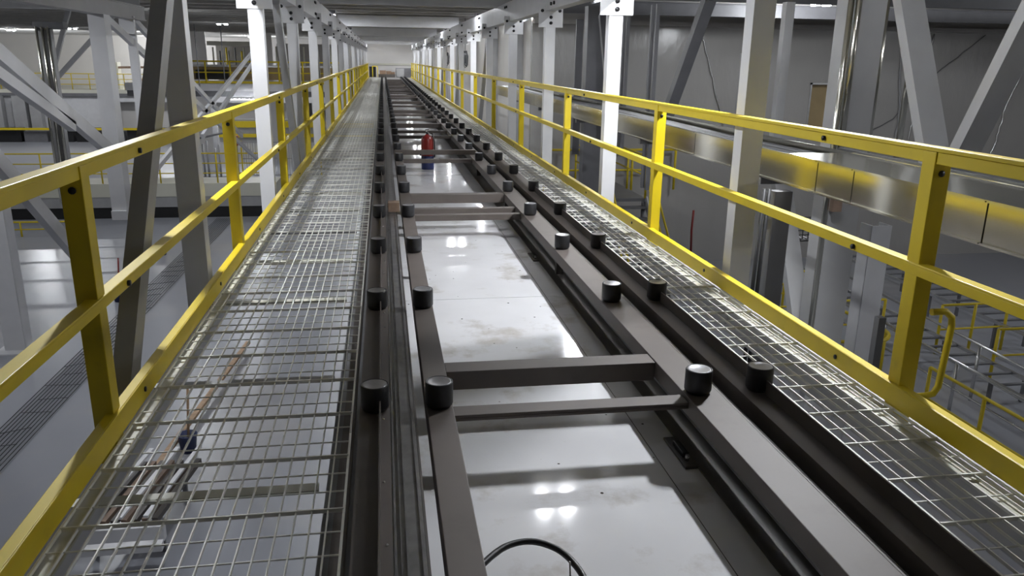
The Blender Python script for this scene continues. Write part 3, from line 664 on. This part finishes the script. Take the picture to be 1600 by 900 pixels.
# odd bits hanging along the right columns
for i, (x, y, z) in enumerate(((2.95, 29.5, 1.5), (2.95, 38.1, 1.5))):
    t = thing('cable_bundle', ['tangled cable bundle hanging between right columns, the nearer one', 'small grey bundle hanging between right columns, the farther one'][i], 'cables', (x, y, z))
    MB().tube([(0, 0, .3), (0, 0, 3.02-z)], .012, 6).build('cord', 'black', t)
    for j in range(7):
        c = random.uniform(-.06, .06); l = random.uniform(.12, .26); wv = random.uniform(.03, .07)
        MB().tube([(c, 0, .3), (c+wv, .02, .12), (c+wv*.8, .03, -l), (c, .03, -l-.05), (c-wv*.8, .03, -l), (c-wv, .02, .1), (c, 0, .3)], .014, 6).build('loop', 'dgrey' if j % 2 else 'black', t)
for i, y in enumerate((24.5, 30, 37, 45, 54)):
    o = MB().box(4.02, 4.198, y, y+.5, FL, 2.95).build('wall_pilaster', 'grey'); tag(o, 'grey upright pilaster on the inner wall beyond the tray, '+ORD[i]+' from the camera', 'pilaster')

# ================================================================ end of the track
t = thing('end_cabinet', 'dark grey low cabinet closing the far right end of the walkway', 'cabinet', (1.75, 67.8, 0)); MB().box(-.7, .7, 0, .6, 0, .75).build('housing', 'dgrey', t, .01); MB().box(-.65, -.02, -.02, 0, .05, .7).build('door', 'grey', t)
t = thing('yellow_gate', 'small yellow gate frame at the far left end of the walkway', 'gate', (-.7, 67.9, 0))
for a in (-.15, .25): MB().box(a, a+.06, 0, .06, 0, .9).build('post', 'yellow', t)
MB().box(-.15, .31, 0, .06, .84, .9).build('bar', 'yellow', t)
o = MB().box(-1.1, -.55, 68.1, 68.6, 0, .85).build('dark_box', 'black'); tag(o, 'black box behind the small yellow gate', 'box')
for i, (x, y, s) in enumerate(((.0, 67.6, .5), (.48, 67.8, .42), (.82, 67.6, .3))):
    o = MB().box(x-s/2, x+s/2, y, y+.4, .25, .25+s*.6).build('carton', 'cardboard', None, .01); tag(o, 'brown carton on the far end of the track, '+['left', 'middle', 'right'][i]+' of three', 'carton')
o = MB().box(-.35, 1.0, 67.53, 68.4, .0, .25).build('track_buffer', 'trackdark'); tag(o, 'dark frame across the end of the track under the cartons', 'frame')
o = MB().box(-1.3, 2.6, 69.9, 70, .95, 1.1).build('end_rail', 'cream'); tag(o, 'pale horizontal rail on the end wall behind the cartons', 'rail')

# ================================================================ extinguisher, cable
t = thing('fire_extinguisher', 'red fire extinguisher standing on the white deck behind two cross bars', 'fire extinguisher', (.695, 13.3, -.27))
MB().lathe([(0, 0), (.10, 0), (.104, .01), (.104, .22), (.1, .225)], 32).build('base_sleeve', 'navy', t)
MB().lathe([(.1, .2), (.101, .22), (.101, .48), (.095, .51), (.07, .54), (.035, .56), (.03, .575), (0, .575)], 32).build('cylinder', 'red', t)
MB().lathe([(0, .57), (.022, .57), (.022, .62), (0, .62)], 16).build('valve', 'bolt', t)
MB().bar((-.02, 0, .625), (.10, -.03, .55), .03, .012).build('lever', 'silver', t, .002); MB().bar((-.03, 0, .645), (.03, -.01, .655), .03, .012).build('handle', 'bolt', t, .002)
MB().tube([(.02, 0, .60), (.09, -.05, .58), (.112, -.06, .45), (.112, -.06, .2)], .012, 8).build('hose', 'black', t)
MB().box(-.014, .014, -.108, -.100, .27, .30).build('tag', 'white', t)
for a in (-.118, .118): MB().lathe([(0, -.014), (.014, -.014), (.014, .014), (0, .014)], 10, (a, 0, .235), 'X').build('side_lug', 'bolt', t)
pts = [(.20, 2.15, -.17), (.25, 2.255, -.165), (.29, 2.32, -.16), (.381, 2.408, -.16), (.478, 2.434, -.165), (.562, 2.383, -.17), (.61, 2.294, -.18), (.628, 2.203, -.2), (.62, 2.05, -.24), (.55, 1.9, -.256)]
o = MB().tube(smooth(pts), .012, 10).build('power_cable', 'black'); tag(o, 'black cable looping out onto the white deck in front', 'cable')
o = MB().tube([(.578, 2.252, -.13), (.572, 2.20, -.265)], .003, 6).build('cable_tie', 'silver'); tag(o, 'thin metal tie sticking up at the black cable loop', 'cable tie')
